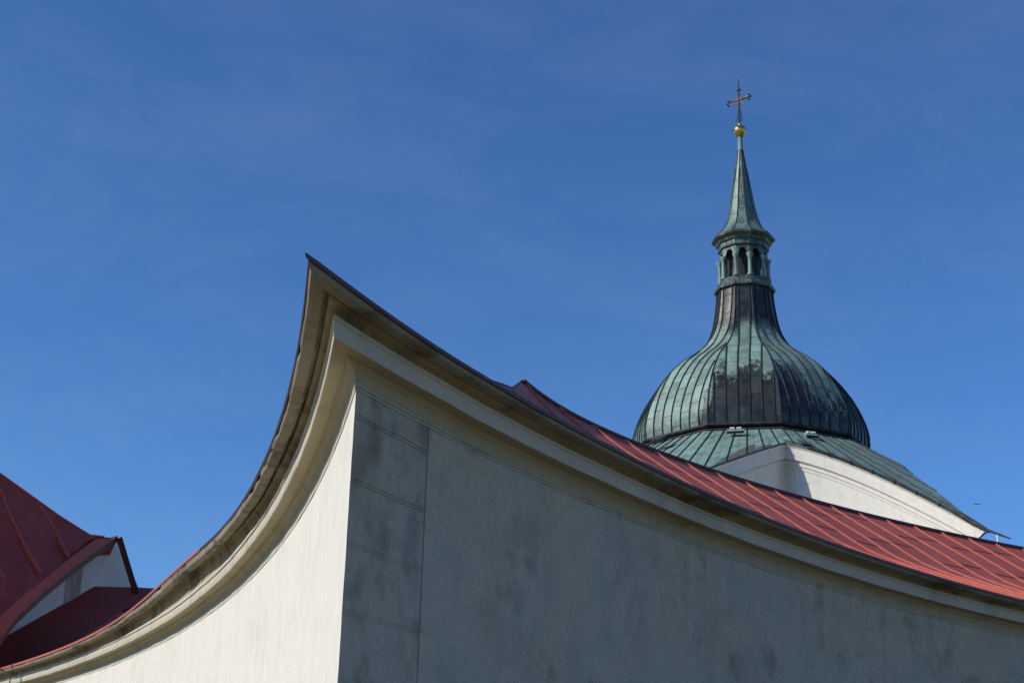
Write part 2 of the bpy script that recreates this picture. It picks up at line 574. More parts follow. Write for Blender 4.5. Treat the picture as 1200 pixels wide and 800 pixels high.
def sweep(mb, side, prof, jitter=None, wavy=False):
    rows = []
    for o, z in prof:
        r = []
        for s in stations(side, o):
            q = plan(side, s, o)
            dz = lift(side, s, z)
            do = 0.0
            if wavy:
                k = max(0.0, min(1.0, (s - 0.3) / 0.8))
                ph = o * 7 + (0 if side == 'E' else 3)
                dz += k * 0.0018 * (math.sin(s * 1.7 + ph) + math.sin(s * 5.1 + 1.3 + ph * 2) * 0.8)
                q = q + Vector((outward(side, s).x, outward(side, s).y)) * k * 0.0018 * (math.sin(s * 2.1 + 0.7) + math.sin(s * 7.7 + ph))
            if jitter:
                do, dj = jitter(s)
                dz += dj
                e = outward(side, s)
                q = q + Vector((e.x, e.y)) * do
            r.append(Vector((q.x, q.y, H + z + dz)))
        rows.append(r)
    mb.grid(rows)


cl = thing('cloister', 'white plastered cloister in front, its two concave walls meeting in a sharp corner', 'cloister', CLOISTER)

# walls: height fields over (station, height), with scribed grooves on the east side
def hash1(x):
    v = math.sin(x * 127.1 + 3.7) * 43758.5453
    return v - math.floor(v)


def edge_wear(z):
    i = math.floor(z * 9)
    f = z * 9 - i
    return (hash1(i) * (1 - f) + hash1(i + 1) * f - 0.5) * 0.008 + (hash1(math.floor(z * 31)) - 0.5) * 0.004


def wall(side, slist, zlist, depth, mat, label):
    mb = MB()
    rows = []
    for z in zlist:
        r = []
        for s in slist:
            q = plan(side, s, depth(s, z))
            if s == 0:
                c = plan(side, 0, 0)
                w = edge_wear(z) + 0.004
                q = c + Vector((math.sin(BIS), math.cos(BIS))) * w
            r.append(Vector((q.x, q.y, z + (0.006 * math.sin(s * 11 + z * 3) if z < H - 0.15 and side == 'E' else 0))))
        rows.append(r)
    mb.grid(rows)
    o = mb.obj('wall', mat, cl, CLOISTER, label=label)
    smooth_by_angle(o, 20)
    return o


zs = [i * 0.1 for i in range(int(H / 0.1))] + [H + 0.01]
ss = [0, 0.06, 0.2] + [0.5 + 0.5 * i for i in range(int((S_END['W'] - 0.5) / 0.5) + 1)]
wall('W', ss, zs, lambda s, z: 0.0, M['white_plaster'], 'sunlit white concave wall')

STRIP = 0.96                             # width of the corner strip
GRO = [4.385, 3.96, 3.545, 3.12, 2.70, 2.28, 1.86]
def zgro(z):
    return any(abs(z - gz) < 0.0045 or abs(z - gz - 0.024) < 0.0035 for gz in GRO)
zl = sorted(set([round(i * 0.1, 3) for i in range(int(H / 0.1))] + [H + 0.01] + [round(gz + d, 4) for gz in GRO for d in (-0.006, -0.004, 0.004, 0.006, 0.0195, 0.021, 0.027, 0.0285)]))
sl = [0, 0.02, 0.3, 0.6, STRIP - 0.0155, STRIP - 0.0075]
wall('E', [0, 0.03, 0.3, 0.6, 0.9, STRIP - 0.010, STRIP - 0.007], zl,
     lambda s, z: (0.0 if s < STRIP - 0.008 else -0.03) - ((0.007 if z > 3.9 else 0.004) if zgro(z) and s < STRIP - 0.008 else 0), M['stained_shade_toned_plaster'],
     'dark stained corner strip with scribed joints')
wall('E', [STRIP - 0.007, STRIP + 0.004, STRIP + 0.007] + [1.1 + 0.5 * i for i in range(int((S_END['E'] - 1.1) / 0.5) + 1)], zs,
     lambda s, z: -0.03 if s < STRIP + 0.005 else 0.0, M['shade_toned_plaster'], 'shaded plaster wall of the concave side, shade put into its colour')

# cornice members, listed as offset out of the wall and height over its underside (metres)
BEAD = [(0.0, -0.030), (0.010, -0.028), (0.012, -0.020), (0.010, -0.013), (0.003, -0.011), (0.003, -0.004), (0.012, -0.003), (0.015, 0.004), (0.014, 0.014), (0.008, 0.017)]
BED = [(0.006, 0.016), (0.013, 0.030), (0.018, 0.055), (0.030, 0.078), (0.050, 0.094), (0.075, 0.104), (0.078, 0.113), (0.088, 0.114), (0.088, 0.121), (0.13, 0.123), (0.182, 0.119)]
CORONA = [(0.182, 0.119), (0.190, 0.117), (0.193, 0.121), (0.190, 0.220), (0.205, 0.228), (0.206, 0.246), (0.180, 0.250)]
CROWN = [(0.180, 0.249), (0.176, 0.262), (0.182, 0.276), (0.200, 0.288), (0.222, 0.294), (0.240, 0.296), (0.246, 0.302), (0.247, 0.34)]
SLAB = [(0.246, 0.338), (0.278, 0.338), (0.278, 0.296), (0.286, 0.284), (0.340, 0.282), (0.368, 0.287), (0.377, 0.297), (0.380, 0.312), (0.30, 0.315)]
FLASH = [(0.366, 0.287 + 0.026), (0.398, 0.311), (0.400, 0.335), (0.392, 0.343), (0.37, 0.347)]
jtab = {sd: [(random.uniform(-0.008, 0.006), random.uniform(-0.008, 0.010)) for _ in range(120)] for sd in 'EW'}
for side, lab in (('W', 'sunlit'), ('E', 'shaded')):
    mb = MB()
    sweep(mb, side, BEAD, wavy=True)
    smooth_by_angle(mb.obj('string_course', M['white_plaster' if side == 'W' else 'shade_toned_plaster'], cl, CLOISTER), 50)
    mb = MB()
    sweep(mb, side, BED, wavy=True)
    co = mb.obj('cornice', M['tan_plaster'], cl, CLOISTER, label='tan cornice moulding on the %s side' % lab)
    smooth_by_angle(co, 50)
    mb = MB()
    sweep(mb, side, CORONA, wavy=True)
    smooth_by_angle(mb.obj('corona', M['corona_plaster'], co, CLOISTER - CLOISTER + CLOISTER), 50)
    mb = MB()
    sweep(mb, side, CROWN, wavy=True)
    smooth_by_angle(mb.obj('crown_moulding', M['crown_plaster'], co, CLOISTER), 50)

    def jit(s, side=side):
        ln = 0.55
        i = int(max(0, s + 3) / ln)
        a = jtab[side][i]
        k = 1.0 if side == 'W' else 0.4
        f = (s + 3) / ln - i
        gap = -0.012 if f < 0.05 else 0.0
        return ((a[0] + gap) * k, a[1] * k)
    mb = MB()
    sweep(mb, side, SLAB, jit if side == 'W' else None)
    mb.obj('coping_stone', M['slab_stone'], cl, CLOISTER, label='weathered stone eave course on the %s side' % lab)

# roof over the cloister: bell-cast outer slope, ridge, inner slope
SP = 0.585
SKEW = 0.33                              # the seams run askew to the wall line
RP = [(0.392, 0.343), (0.30, 0.376), (0.0, 0.486), (-0.5, 0.67), (-1.0, 0.855), (-1.5, 1.05), (-1.9, 1.225), (-2.15, 1.36), (-2.35, 1.51), (-2.6, 1.715), (-3.0, 2.015), (-3.3, 2.24), (-3.45, 2.36)]
BP = [(-3.45, 2.36), (-3.8, 2.05), (-4.3, 1.6), (-5.0, 1.1), (-5.8, 0.6), (-6.4, 0.36)]
def rooflift(side, s, z):
    d = lift(side, s, 0.35) if z < 0.36 else lift(side, s, 0.35) * max(0, 1 - (z - 0.35) / 0.7)
    return d
HUMP = [(0.0, 0.0), (0.5, 0.05), (1.0, 0.15), (1.6, 0.33), (2.27, 0.475), (2.5, 0.42), (2.75, 0.36), (3.0, 0.31), (3.2, 0.33), (3.45, 0.345), (4.3, 0.2), (5.0, 0.0), (9.0, 0.0)]
def peak(side, s, o):
    """the slopes swell towards the hip and the two ridges rise to the point where they meet"""
    if o >= 0:
        return 0.0
    for (x0, y0), (x1, y1) in zip(HUMP, HUMP[1:]):
        if x0 <= -o <= x1:
            h = y0 + (y1 - y0) * (-o - x0) / (x1 - x0)
    s0 = mitre(side, o)
    d = max(0.0, s - s0)
    return h * (0.6 * math.exp(-d / 0.7) + 0.4 * math.exp(-d / 2.5))

for side in 'EW':
    mb = MB()
    sm = MB()
    rws, uvs = [], []
    ln = 0.0
    for i, (o, z) in enumerate(RP + BP[1:]):
        if i:
            po, pz = (RP + BP[1:])[i - 1]
            ln += math.hypot(o - po, z - pz)
        r, q = [], []
        for s in stations(side, o, 0.25):
            p = plan(side, s, o)
            zz = H + z + rooflift(side, s, z) + peak(side, s, o)
            if side == 'W' and o <= -0.4:
                zz += 0.0
            r.append(Vector((p.x, p.y, zz)))
            q.append(((s - SKEW * (o + 3.45)) / SP + 40, ln))
        rws.append(r)
        uvs.append(q)
    mb.grid(rws, uvs)
    ro = mb.obj('roof', M['red_sheet'], cl, CLOISTER, label='red sheet metal roof of the %s' % ('concave shaded side' if side == 'E' else 'concave sunlit side'))
    smooth_by_angle(ro, 40)
    # standing seams
    k0 = -6
    for k in range(k0, int(S_END[side] / SP)):
        s = k * SP
        pts, nr, sd = [], [], []
        dense = []
        for a, b in zip(RP, RP[1:]):
            for t in (0, 0.5):
                dense.append((a[0] + (b[0] - a[0]) * t, a[1] + (b[1] - a[1]) * t))
        dense.append(RP[-1])
        sk = s
        for i, (o, z) in enumerate(dense):
            s = sk + SKEW * (o + 3.45)
            if s > S_END[side]:
                continue
            if o > (0.37 if side == 'E' else -0.1):
                continue
            if mitre(side, o) > s - 0.02:
                break
            p = plan(side, s, o)
            a = dense[max(i - 1, 0)]
            b = dense[min(i + 1, len(dense) - 1)]
            sl_ = math.atan2(b[1] - a[1], -(b[0] - a[0]))
            nrm = outward(side, s) * math.sin(sl_) + Vector((0, 0, math.cos(sl_)))
            pts.append(Vector((p.x, p.y, H + z + rooflift(side, s, z) + peak(side, s, o))))
            nr.append(nrm)
            sd.append(along(side, s))
        if len(pts) > 2:
            sm = MB()
            sm.rib(pts, nr, sd, 0.046, 0.022, 2)
            sm.obj('standing_seam', M['red_paint'], ro, CLOISTER)
    # ridge roll and eave flashing
    rr = MB()
    rr.tube([Vector((plan(side, s, -3.45).x, plan(side, s, -3.45).y, H + 2.365 + peak(side, s, -3.45))) for s in stations(side, -3.45, 0.15)], 0.036, 8)
    smooth_by_angle(rr.obj('ridge_roll', M['dark_maroon_paint'], ro, CLOISTER), 60)
    fb = MB()
    sweep(fb, side, FLASH if side == 'E' else [(0.382, 0.316), (0.389, 0.317), (0.391, 0.328), (0.386, 0.344), (0.37, 0.347)])
    fb.obj('eave_flashing', M['dark_maroon_paint'], cl, CLOISTER)
# red painted drip edge along the farther part of the west eave
mb = MB()
rows = []
for o, z in ((0.386, 0.318), (0.396, 0.321), (0.398, 0.346), (0.385, 0.362)):
    r = []
    for i in range(64):
        s = 8.5 + i * 0.25
        p = plan('W', s, o)
        r.append(Vector((p.x, p.y, H + z + lift('W', s, z))))
    rows.append(r)
mb.grid(rows)
mb.obj('drip_edge', M['red_paint'], cl, CLOISTER)
hb = MB()
hp = []
for o, z in RP[1:]:
    s = mitre('E', o)
    p = plan('E', s, o)
    hp.append(Vector((p.x, p.y, H + z + rooflift('E', s, z) + peak('E', s, o) + 0.005)))
hb.tube(hp, 0.012, 8)
smooth_by_angle(hb.obj('hip_roll', M['dark_maroon_paint'], cl, CLOISTER), 60)
# lightning conductor clamped across the west cornice, far left
lc = MB()
for s0 in (20.9, 20.25):
    w = []
    for o, z in ((0.42, 0.36), (0.40, 0.30), (0.215, 0.26), (0.21, 0.12), (0.10, 0.09), (0.03, 0.02), (0.03, -0.8)):
        p = plan('W', s0, o)
        w.append(Vector((p.x, p.y, H + z + (lift('W', s0, z) if z > .24 else 0))))
    lc.tube(w, 0.012, 6)
lc.obj('conductor_wire', M['grey_zinc'], cl, CLOISTER)

# ------------------------------------------------------------------ the gate chapel beyond the west wall
CH = Vector((-11.2, 36.0, 0))
ch = thing('gate_chapel', 'chapel with shade-toned red seamed roof and white gable wall behind the cloister, at far left', 'chapel', CH)
ridge = [(-14.2, 31.1, 11.55), (-12.79, 32.39, 10.687), (-11.688, 33.46, 10.009), (-11.118, 34.014, 9.658), (-10.533, 34.581, 9.298), (-9.952, 35.195, 8.999), (-9.713, 35.6, 9.052), (-9.487, 36.0, 9.123)]
strip = [(-11.35, 30.0, 4.75), (-10.925, 30.801, 5.586), (-10.714, 31.919, 6.517), (-10.513, 32.778, 7.166), (-10.355, 33.353, 7.559), (-10.12, 34.288, 8.236), (-9.836, 35.325, 8.947), (-9.65, 35.75, 9.07)]
rake = [(-10.80, 29.5, 3.9), (-10.668, 30.426, 4.702), (-10.554, 31.667, 5.946), (-10.468, 32.299, 6.531), (-10.262, 33.19, 7.208), (-9.984, 34.269, 7.978), (-9.662, 35.389, 8.717), (-9.487, 36.0, 9.123)]
NF = Vector((0.75, -0.5, 0.43)).normalized()
ridge, strip, rake = [[Vector(p) for p in a] for a in (ridge, strip, rake)]
out = Vector((0.83, -0.55, 0)).normalized()
mb = MB()
rws, uvs = [], []
for j in range(17):
    t = j / 16
    r = []
    for i in range((len(ridge) - 1) * 5 + 1):
        k, q = min(i // 5, len(ridge) - 2), i / 5 - min(i // 5, len(ridge) - 2)
        p = ridge[k].lerp(ridge[k + 1], q).lerp(strip[k].lerp(strip[k + 1], q), t)
        wv = 0.020 * math.sin(i * 0.9 + 4 * t) * math.sin(6.5 * t + i * 0.35) if 0 < j < 16 else 0
        r.append(p - NF * 0.10 * math.sin(math.pi * t) + NF * wv)
    rws.append(r)
    uvs.append([(i * 0.26, t * 3) for i in range(len(r))])
mb.grid(rws, uvs)
ro = mb.obj('roof', M['shade_toned_red_sheet'], ch, CH, label='red seamed roof slope, its shade put into the dark colour')
smooth_by_angle(ro, 40)
for ln in ([(-11.594, 33.311, 9.672), (-11.282, 33.306, 9.122), (-10.968, 33.332, 8.605), (-10.704, 33.353, 8.168), (-10.436, 33.364, 7.713)],
           [(-10.898, 34.171, 9.457), (-10.684, 34.294, 9.228), (-10.46, 34.352, 8.903), (-10.255, 34.351, 8.545), (-10.137, 34.319, 8.302)],
           [(-12.1, 32.25, 9.42), (-11.79, 32.28, 8.85), (-11.458, 32.314, 8.274), (-11.177, 32.34, 7.815), (-10.91, 32.385, 7.401)],
           [(-12.324, 31.5, 9.2), (-11.565, 31.3, 7.7), (-11.113, 31.2, 6.7), (-10.941, 31.2, 6.4)]):
    pts = [Vector(p) for p in ln]
    n_ = len(pts)
    t0 = [(pts[min(i + 1, n_ - 1)] - pts[max(0, i - 1)]).normalized() for i in range(n_)]
    base_ = [p - NF * 0.10 * math.sin(math.pi * i / (n_ - 1)) for i, p in enumerate(pts)]
    sm = MB()
    sm.rib(base_, [NF] * n_, [t.cross(NF) for t in t0], 0.06, 0.055, 2)
    sm.obj('standing_seam', M['red_paint'], ro, CH)
rr = MB()
rr.tube([p + Vector((0, 0, 0.01)) for p in ridge[:-1]], 0.022, 8)
rr.obj('ridge_roll', M['red_paint'], ro, CH)
# flared eave strip and its dark fascia, a closed body
mb = MB()
FLA = 0.06
st2 = [p for p in strip]
rk_t = [p + Vector((0, 0, FLA)) for p in rake]
rk_b = [p + Vector((0, 0, -0.10)) for p in rake]
rk_u = [p - out * ((p - rake[-1]).dot(out) + 0.45) + Vector((0, 0, -0.12)) for p in rake]
mb.grid([st2, rk_t])
mb.obj('eave_strip', M['red_paint'], ch, CH)
mb = MB()
mb.grid([rk_t, rk_b])
mb.grid([rk_b, rk_u])
mb.obj('fascia_board', M['dark_maroon_paint'], ch, CH)
# gable wall under the eave, set back behind the overhang
wt = [p - out * ((p - rake[-1]).dot(out) + 0.45) + Vector((0, 0, -0.13)) for p in rake]
mb = MB()
rws = []
for k in range(7):
    rws.append([Vector((p.x, p.y, p.z * (1 - k / 6) + 0.0 * k / 6)) for p in wt])
mb.grid(rws)
tipw = wt[-1]
back = tipw + Vector((-1.3, 2.2, 0))
wr = Vector((-9.09, 37.41, 8.0))
p0 = Vector((-9.637, 36.588, 9.16))
mb.quad([tipw, p0, Vector((p0.x, p0.y, 0)), Vector((tipw.x, tipw.y, 0))])
mb.quad([p0, wr, Vector((wr.x, wr.y, 0)), Vector((p0.x, p0.y, 0))])
back = wr + Vector((-1.3, 2.2, -0.4))
mb.quad([wr, back, Vector((back.x, back.y, 0)), Vector((wr.x, wr.y, 0))])
mb.obj('wall', M['white_plaster'], ch, CH)
# brown stripe down the wall near the tip
mb = MB()
a, b = wt[5].lerp(wt[6], 0.62), wt[6].lerp(wt[7], 0.05)
off = out * 0.012
mb.quad([a + off - Vector((0, 0, .05)), b + off - Vector((0, 0, .05)), b + off - Vector((0, 0, 1.6)), a + off - Vector((0, 0, 1.6))])
mb.obj('brown_band', M['streaky_brown'], ch, CH)
# other roof slope seen edge on, right of the tip
mb = MB()
tip = rake[-1]
v1 = tip + Vector((0.16, 0.02, 0.05))
dn = Vector((0.42, 0.5, -1.22))
bk = Vector((-1.2, 2.0, -1.6))
mb.box(tip + dn * 0.5 + Vector((0.04, 0.02, -0.02)), dn * 0.52, Vector((-0.02, 0.04, 0)), Vector((0.055, 0.0, 0.03)))
mb.obj('verge_board', M['dark_maroon_paint'], ch, CH)
mb = MB()
mb.quad([tip + bk * .35, tip + dn + bk * .35, tip + dn + bk, tip + bk])
mb.grid([ridge, [p + bk * 0.6 for p in ridge], [p + bk * 1.3 - Z for p in ridge]])
mb.obj('roof', M['shade_toned_red_sheet'], ch, CH)
# low apron roof below the gable
A0, A1 = Vector((-11.093, 34.391, 6.62)), Vector((-9.946, 36.123, 7.95))
Am = A0 + (A0 - A1) * 0.6
ap = [Vector((-8.952, 36.728, 8.059)), Vector((-8.644, 36.854, 8.069)), Vector((-8.381, 36.593, 7.694)), Vector((-9.573, 34.671, 6.158)), Vector((-10.937, 33.226, 5.188)), Vector((-11.6, 32.3, 4.45))]
mb = MB()
top = [Am, A0, A0.lerp(A1, .5), A1, ap[0], ap[1]]
low = [ap[5], ap[4], ap[3].lerp(ap[4], .5), ap[3], ap[3].lerp(ap[2], .6), ap[2]]
mb.grid([top, low], [[(i * 2, 0) for i in range(6)], [(i * 2, 2) for i in range(6)]])
mb.grid([low, [p - Vector((0, 0, 0.5)) for p in low]])
mb.obj('apron_roof', M['shade_toned_red_sheet'], ch, CH)

# ------------------------------------------------------------------ the church with its copper dome
OX, OY = 12.0, 72.0
CHU = Vector((OX, OY, 0))
PH, HN = R(-11.5), R(16.8)
HW = R(36) - HN
church = thing('pilgrimage_church', 'white church with green copper onion dome, lantern and spire behind the red roof', 'church', CHU)
FACES = []
for i in range(5):
    FACES.append((PH + R(72) * i, HN))
    FACES.append((PH + R(72) * i + R(36), HW))


def pol(th, r, z):
    return Vector((OX + r * math.sin(th), OY - r * math.cos(th), z))


CORN = []
for c, hh in FACES:
    CORN.append(c - hh)


def decfac(th):
    best = 9
    for c, hh in FACES:
        k = math.cos(th - c)
        if k > 0.05:
            best = min(best, math.cos(hh) / k)
    return best


def interp(tab, x):
    for (x0, y0), (x1, y1) in zip(tab, tab[1:]):
        if x0 <= x <= x1 or x1 <= x <= x0:
            t = (x - x0) / (x1 - x0)
            return y0 + (y1 - y0) * t
    return tab[-1][1]


def cat(pts, n):
    """Catmull-Rom through (z, r) points"""
    outp = []
    P = [pts[0]] + pts + [pts[-1]]
    for i in range(1, len(P) - 2):
        p0, p1, p2, p3 = P[i - 1], P[i], P[i + 1], P[i + 2]
        for k in range(n):
            t = k / n
            q = []
            for d in (0, 1):
                q.append(0.5 * (2 * p1[d] + (p2[d] - p0[d]) * t + (2 * p0[d] - 5 * p1[d] + 4 * p2[d] - p3[d]) * t * t + (3 * p1[d] - p0[d] - 3 * p2[d] + p3[d]) * t ** 3))
            outp.append(tuple(q))
    outp.append(pts[-1])
    return outp


DPROF = cat([(30.40, 1.43), (29.8, 1.47), (29.30, 1.53), (28.46, 1.67), (27.78, 1.91), (27.12, 2.36), (26.56, 2.96), (26.06, 3.66), (25.42, 4.35), (24.68, 4.92), (23.77, 5.43), (22.90, 5.76), (22.25, 5.87), (21.68, 5.84)], 4)
PW = 0.563


def onion(prof, mat, name, parent, pw, wid, hgt, hip, fac0=0):
    """ten faceted faces from a profile of (z, corner radius); returns the object"""
    mb, sm = MB(), MB()
    ln = [0.0]
    for a, b in zip(prof, prof[1:]):
        ln.append(ln[-1] + math.hypot(a[0] - b[0], a[1] - b[1]))
    for fi, (c, hh) in enumerate(FACES):
        nrm0 = Vector((math.sin(c), -math.cos(c), 0))
        tan = Vector((math.cos(c), math.sin(c), 0))
        N = 12
        rws, uvs = [], []
        for (z, r), l in zip(prof, ln):
            ap_, hw_ = r * math.cos(hh), r * math.sin(hh)
            row, uv = [], []
            for j in range(N + 1):
                x = (j / N * 2 - 1) * hw_
                row.append(Vector((OX, OY, z)) + nrm0 * ap_ + tan * x)
                uv.append((x / pw + 20.5 + fi * 40, l))
            rws.append(row)
            uvs.append(uv)
        mb.grid(rws, uvs)
        hmax = max(r for z, r in prof) * math.sin(hh)
        k = 0
        while (k + 0.5) * pw < hmax - 0.1:
            for sg in (-1, 1):
                x = (k + 0.5) * pw * sg
                pts, nr, sd = [], [], []
                for i, (z, r) in enumerate(prof):
                    if r * math.sin(hh) < abs(x) + 0.03:
                        continue
                    z0, r0 = prof[max(0, i - 1)]
                    z1, r1 = prof[min(len(prof) - 1, i + 1)]
                    sl_ = math.atan2((r1 - r0) * math.cos(hh), (z0 - z1))
                    pts.append(Vector((OX, OY, z)) + nrm0 * r * math.cos(hh) + tan * x)
                    nr.append(nrm0 * math.cos(sl_) + Vector((0, 0, math.sin(sl_))))
                    sd.append(tan)
                if len(pts) > 2:
                    sm.rib(pts, nr, sd, wid, hgt)
            k += 1
        th = c - hh
        sm.tube([pol(th, r + 0.005, z) for z, r in prof], hip, 6)
    o = mb.obj(name, mat, parent, CHU)
    smooth_by_angle(o, 9)
    s_ = sm.obj('standing_seams', M['dark_copper'], o, CHU)
    return o


dome = onion(DPROF, M['dome_copper'], 'dome', church, PW, 0.055, 0.05, 0.035)


def decring(mb, prof, uv=None):
    """closed ten-cornered ring following a profile of (corner radius, z)"""
    rws = [[pol(th, r, z) for th in CORN] for r, z in prof]
    n = len(CORN)
    ln = 0
    for i, (a, b) in enumerate(zip(rws, rws[1:])):
        d = (a[0] - b[0]).length
        for j in range(n):
            k = (j + 1) % n
            mb.quad([a[j], a[k], b[k], b[j]], [(j * 3 + .1, ln), (j * 3 + 2.9, ln), (j * 3 + 2.9, ln + d), (j * 3 + .1, ln + d)])
        ln += d


mb = MB()
decring(mb, [(5.78, 21.70), (5.93, 21.69), (5.97, 21.61), (5.90, 21.54), (5.72, 21.52), (5.70, 21.42), (6.04, 21.40), (6.08, 21.34), (6.04, 21.27), (5.8, 21.24)])
mb.obj('dome_band', M['dark_copper'], church, CHU)

# skirt roof: falls from the ten-sided band to the star-shaped eaves
def bez(p0, p1, p2, n, skip):
    o_ = []
    for k in range(skip, n + 1):
        t = k / n
        x = p0[0] * (1 - t) ** 2 + 2 * p1[0] * t * (1 - t) + p2[0] * t * t - 12.0
        y = p0[1] * (1 - t) ** 2 + 2 * p1[1] * t * (1 - t) + p2[1] * t * t - 72
        o_.append((math.degrees(math.atan2(x, -y)), math.hypot(x, y)))
    return o_
EAVE0 = bez((3.76, 61.2), (8.5, 61.6), (12.37, 64.34), 14, 0) + bez((12.37, 64.34), (16.3, 62.7), (19.3, 59.25), 18, 1)
LOOP = []
for i in range(5):
    for a, r in EAVE0:
        if i == 1 and a < 6.9:
            r = 7.72 + (r - 7.72) * (0.08 + 0.5 * max(0, (-a - 18) / 17.5) ** 2)
        LOOP.append((R(a + 72 * i), r))
    # (the tip runs straight into the next arm's first point)
def smoothloop(side):
    return side
def zcone(r):
    return 21.2 - 0.7 * (r - 6.24)
mb, sm = MB(), MB()
n = len(LOOP)
NR = 9
dens = []
for i in range(n):
    (a0, r0), (a1, r1) = LOOP[i], LOOP[(i + 1) % n]
    if a1 < a0:
        a1 += R(360)
    m = max(1, int((a1 - a0) / R(3.0)))
    for k in range(m):
        t = k / m
        p, q = pol(a0, r0, 0), pol(a1, r1, 0)
        w = p.lerp(q, t)
        dens.append((math.atan2(w.x - OX, -(w.y - OY)), math.hypot(w.x - OX, w.y - OY)))
rws, uvs = [], []
for j in range(NR + 1):
    t = j / NR
    row, uv = [], []
    for a, r in dens + [dens[0]]:
        rb = 6.04 * decfac(a)
        rr_ = rb + (r - rb) * t
        z0, z1 = 21.30, zcone(r)
        row.append(pol(a, rr_, z0 + (z1 - z0) * t))
        uv.append((a * 6.28 / PW + 60.5, (r - rb) * 1.22 * (1 - t)))
    rws.append(row)
    uvs.append(uv)
mb.grid(rws, uvs)
# close the roof's edge with a small thickness
e0 = rws[-1]
e1 = [p - Vector((0, 0, 0.10)) for p in e0]
mb.grid([e0, e1])
skirt = mb.obj('skirt_roof', M['skirt_copper'], church, CHU)
smooth_by_angle(skirt, 12)
nse = int(2 * math.pi * 6.28 / PW)
for k in range(nse):
    a = (k - 60.5 + 0.5) * PW / 6.28
    aa = math.atan2(math.sin(a), math.cos(a))
    re = None
    for (a0, r0), (a1, r1) in zip(dens, dens[1:] + dens[:1]):
        d0 = math.atan2(math.sin(aa - a0), math.cos(aa - a0))
        d1 = math.atan2(math.sin(aa - a1), math.cos(aa - a1))
        if d0 >= 0 > d1 and d0 - d1 < 1:
            re = r0 + (r1 - r0) * d0 / (d0 - d1)
    if re is None:
        continue
    rb = 6.04 * decfac(aa)
    pts = [pol(aa, rb + (re - rb) * t, 21.30 + (zcone(re) - 21.30) * t) for t in (0, .25, .5, .75, 1)]
    tdir = Vector((math.cos(aa), math.sin(aa), 0))
    dvec = (pts[-1] - pts[0]).normalized()
    nn = tdir.cross(dvec)
    if nn.z < 0:
        nn = -nn
    sm.rib(pts, [nn] * 5, [tdir] * 5, 0.05, 0.045)
for th in CORN:
    aa = math.atan2(math.sin(th), math.cos(th))
sm.obj('standing_seams', M['dark_copper'], skirt, CHU)

# walls and cornice below the star eaves
EP = [pol(a, r, zcone(r) - 0.10) for a, r in dens]
NV = len(EP)


def inset(i, d):
    p, q, r_ = EP[i - 1], EP[i], EP[(i + 1) % NV]
    e1_ = Vector((q.x - p.x, q.y - p.y)).normalized()
    e2_ = Vector((r_.x - q.x, r_.y - q.y)).normalized()
    n1 = Vector((-e1_.y, e1_.x))
    n2 = Vector((-e2_.y, e2_.x))
    b = n1 + n2
    if b.length < 0.2:
        b = n1
    b.normalize()
    k = min(2.2, 1 / max(0.35, b.dot(n1)))
    return Vector((q.x + b.x * d * k, q.y + b.y * d * k))


CP = [(0.02, -0.005), (0.06, -0.06), (0.10, -0.10), (0.12, -0.60), (0.14, -0.63), (0.25, -0.65), (0.25, -0.70), (0.21, -0.72), (0.21, -0.84), (0.26, -0.88), (0.27, -1.00), (0.30, -1.02)]
mb = MB()
rws = []
for d, dz in CP:
    rws.append([Vector((*inset(i % NV, d), EP[i % NV].z + dz)) for i in range(NV + 1)])
mb.grid(rws)
smooth_by_angle(mb.obj('cornice', M['church_plaster'], church, CHU), 28)
mb = MB()
rws = []
for k in range(6):
    t = k / 5
    row = []
    for i in range(NV + 1):
        ztop = EP[i % NV].z - 1.01
        row.append(Vector((*inset(i % NV, 0.30), ztop * (1 - t))))
    rws.append(row)
mb.grid(rws)
smooth_by_angle(mb.obj('wall', M['church_plaster'], church, CHU), 28)

# gutter along the visible east arm with straps and a spout at the tip
def loopdist(i):
    return math.degrees(dens[i][0])
gi = [i for i, (a, r) in enumerate(dens) if 6.5 <= math.degrees(a) <= 32.9]
gpts = []
for i in gi:
    p = pol(dens[i][0], dens[i][1] + 0.06, zcone(dens[i][1]) - 0.02)
    gpts.append(p)
mb = MB()
mb.tube(gpts, [0.055] * (len(gpts) - 3) + [0.10, 0.12, 0.08], 8)
gut = mb.obj('gutter', M['dark_copper'], church, CHU)
for i in range(1, len(gpts) - 1):
    if i % 2 == 0:
        st = MB()
        d = (gpts[i + 1] - gpts[i - 1]).normalized()
        st.tube([gpts[i] - d * 0.04, gpts[i] + d * 0.04], 0.085, 8)
        st.obj('gutter_strap', M['dark_iron'], gut, CHU)
tipg = gpts[-1]
dirg = Vector((0.62, -0.62, -0.44)).normalized()
mb = MB()
mb.tube([tipg - dirg * 0.2, tipg + dirg * 0.5, tipg + dirg * 1.15], [0.07, 0.05, 0.03], 8)
mb.obj('spout', M['dark_copper'], gut, CHU)
mb = MB()
arc = [tipg + Vector((-0.35, 0.35, -0.75)), tipg + Vector((-0.25, 0.25, -0.35)), tipg + Vector((0.0, 0.0, -0.12)), tipg + Vector((0.25, -0.25, -0.14))]
mb.tube(arc, 0.035, 6)
mb.obj('spout_bracket', M['dark_iron'], gut, CHU)
mb = MB()
p = tipg + dirg * 0.55
mb.tube([p + Vector((0, 0, -0.05)), p + Vector((0, 0, -0.42))], 0.045, 8)
mb.obj('insulator', M['white_paint'], gut, CHU)

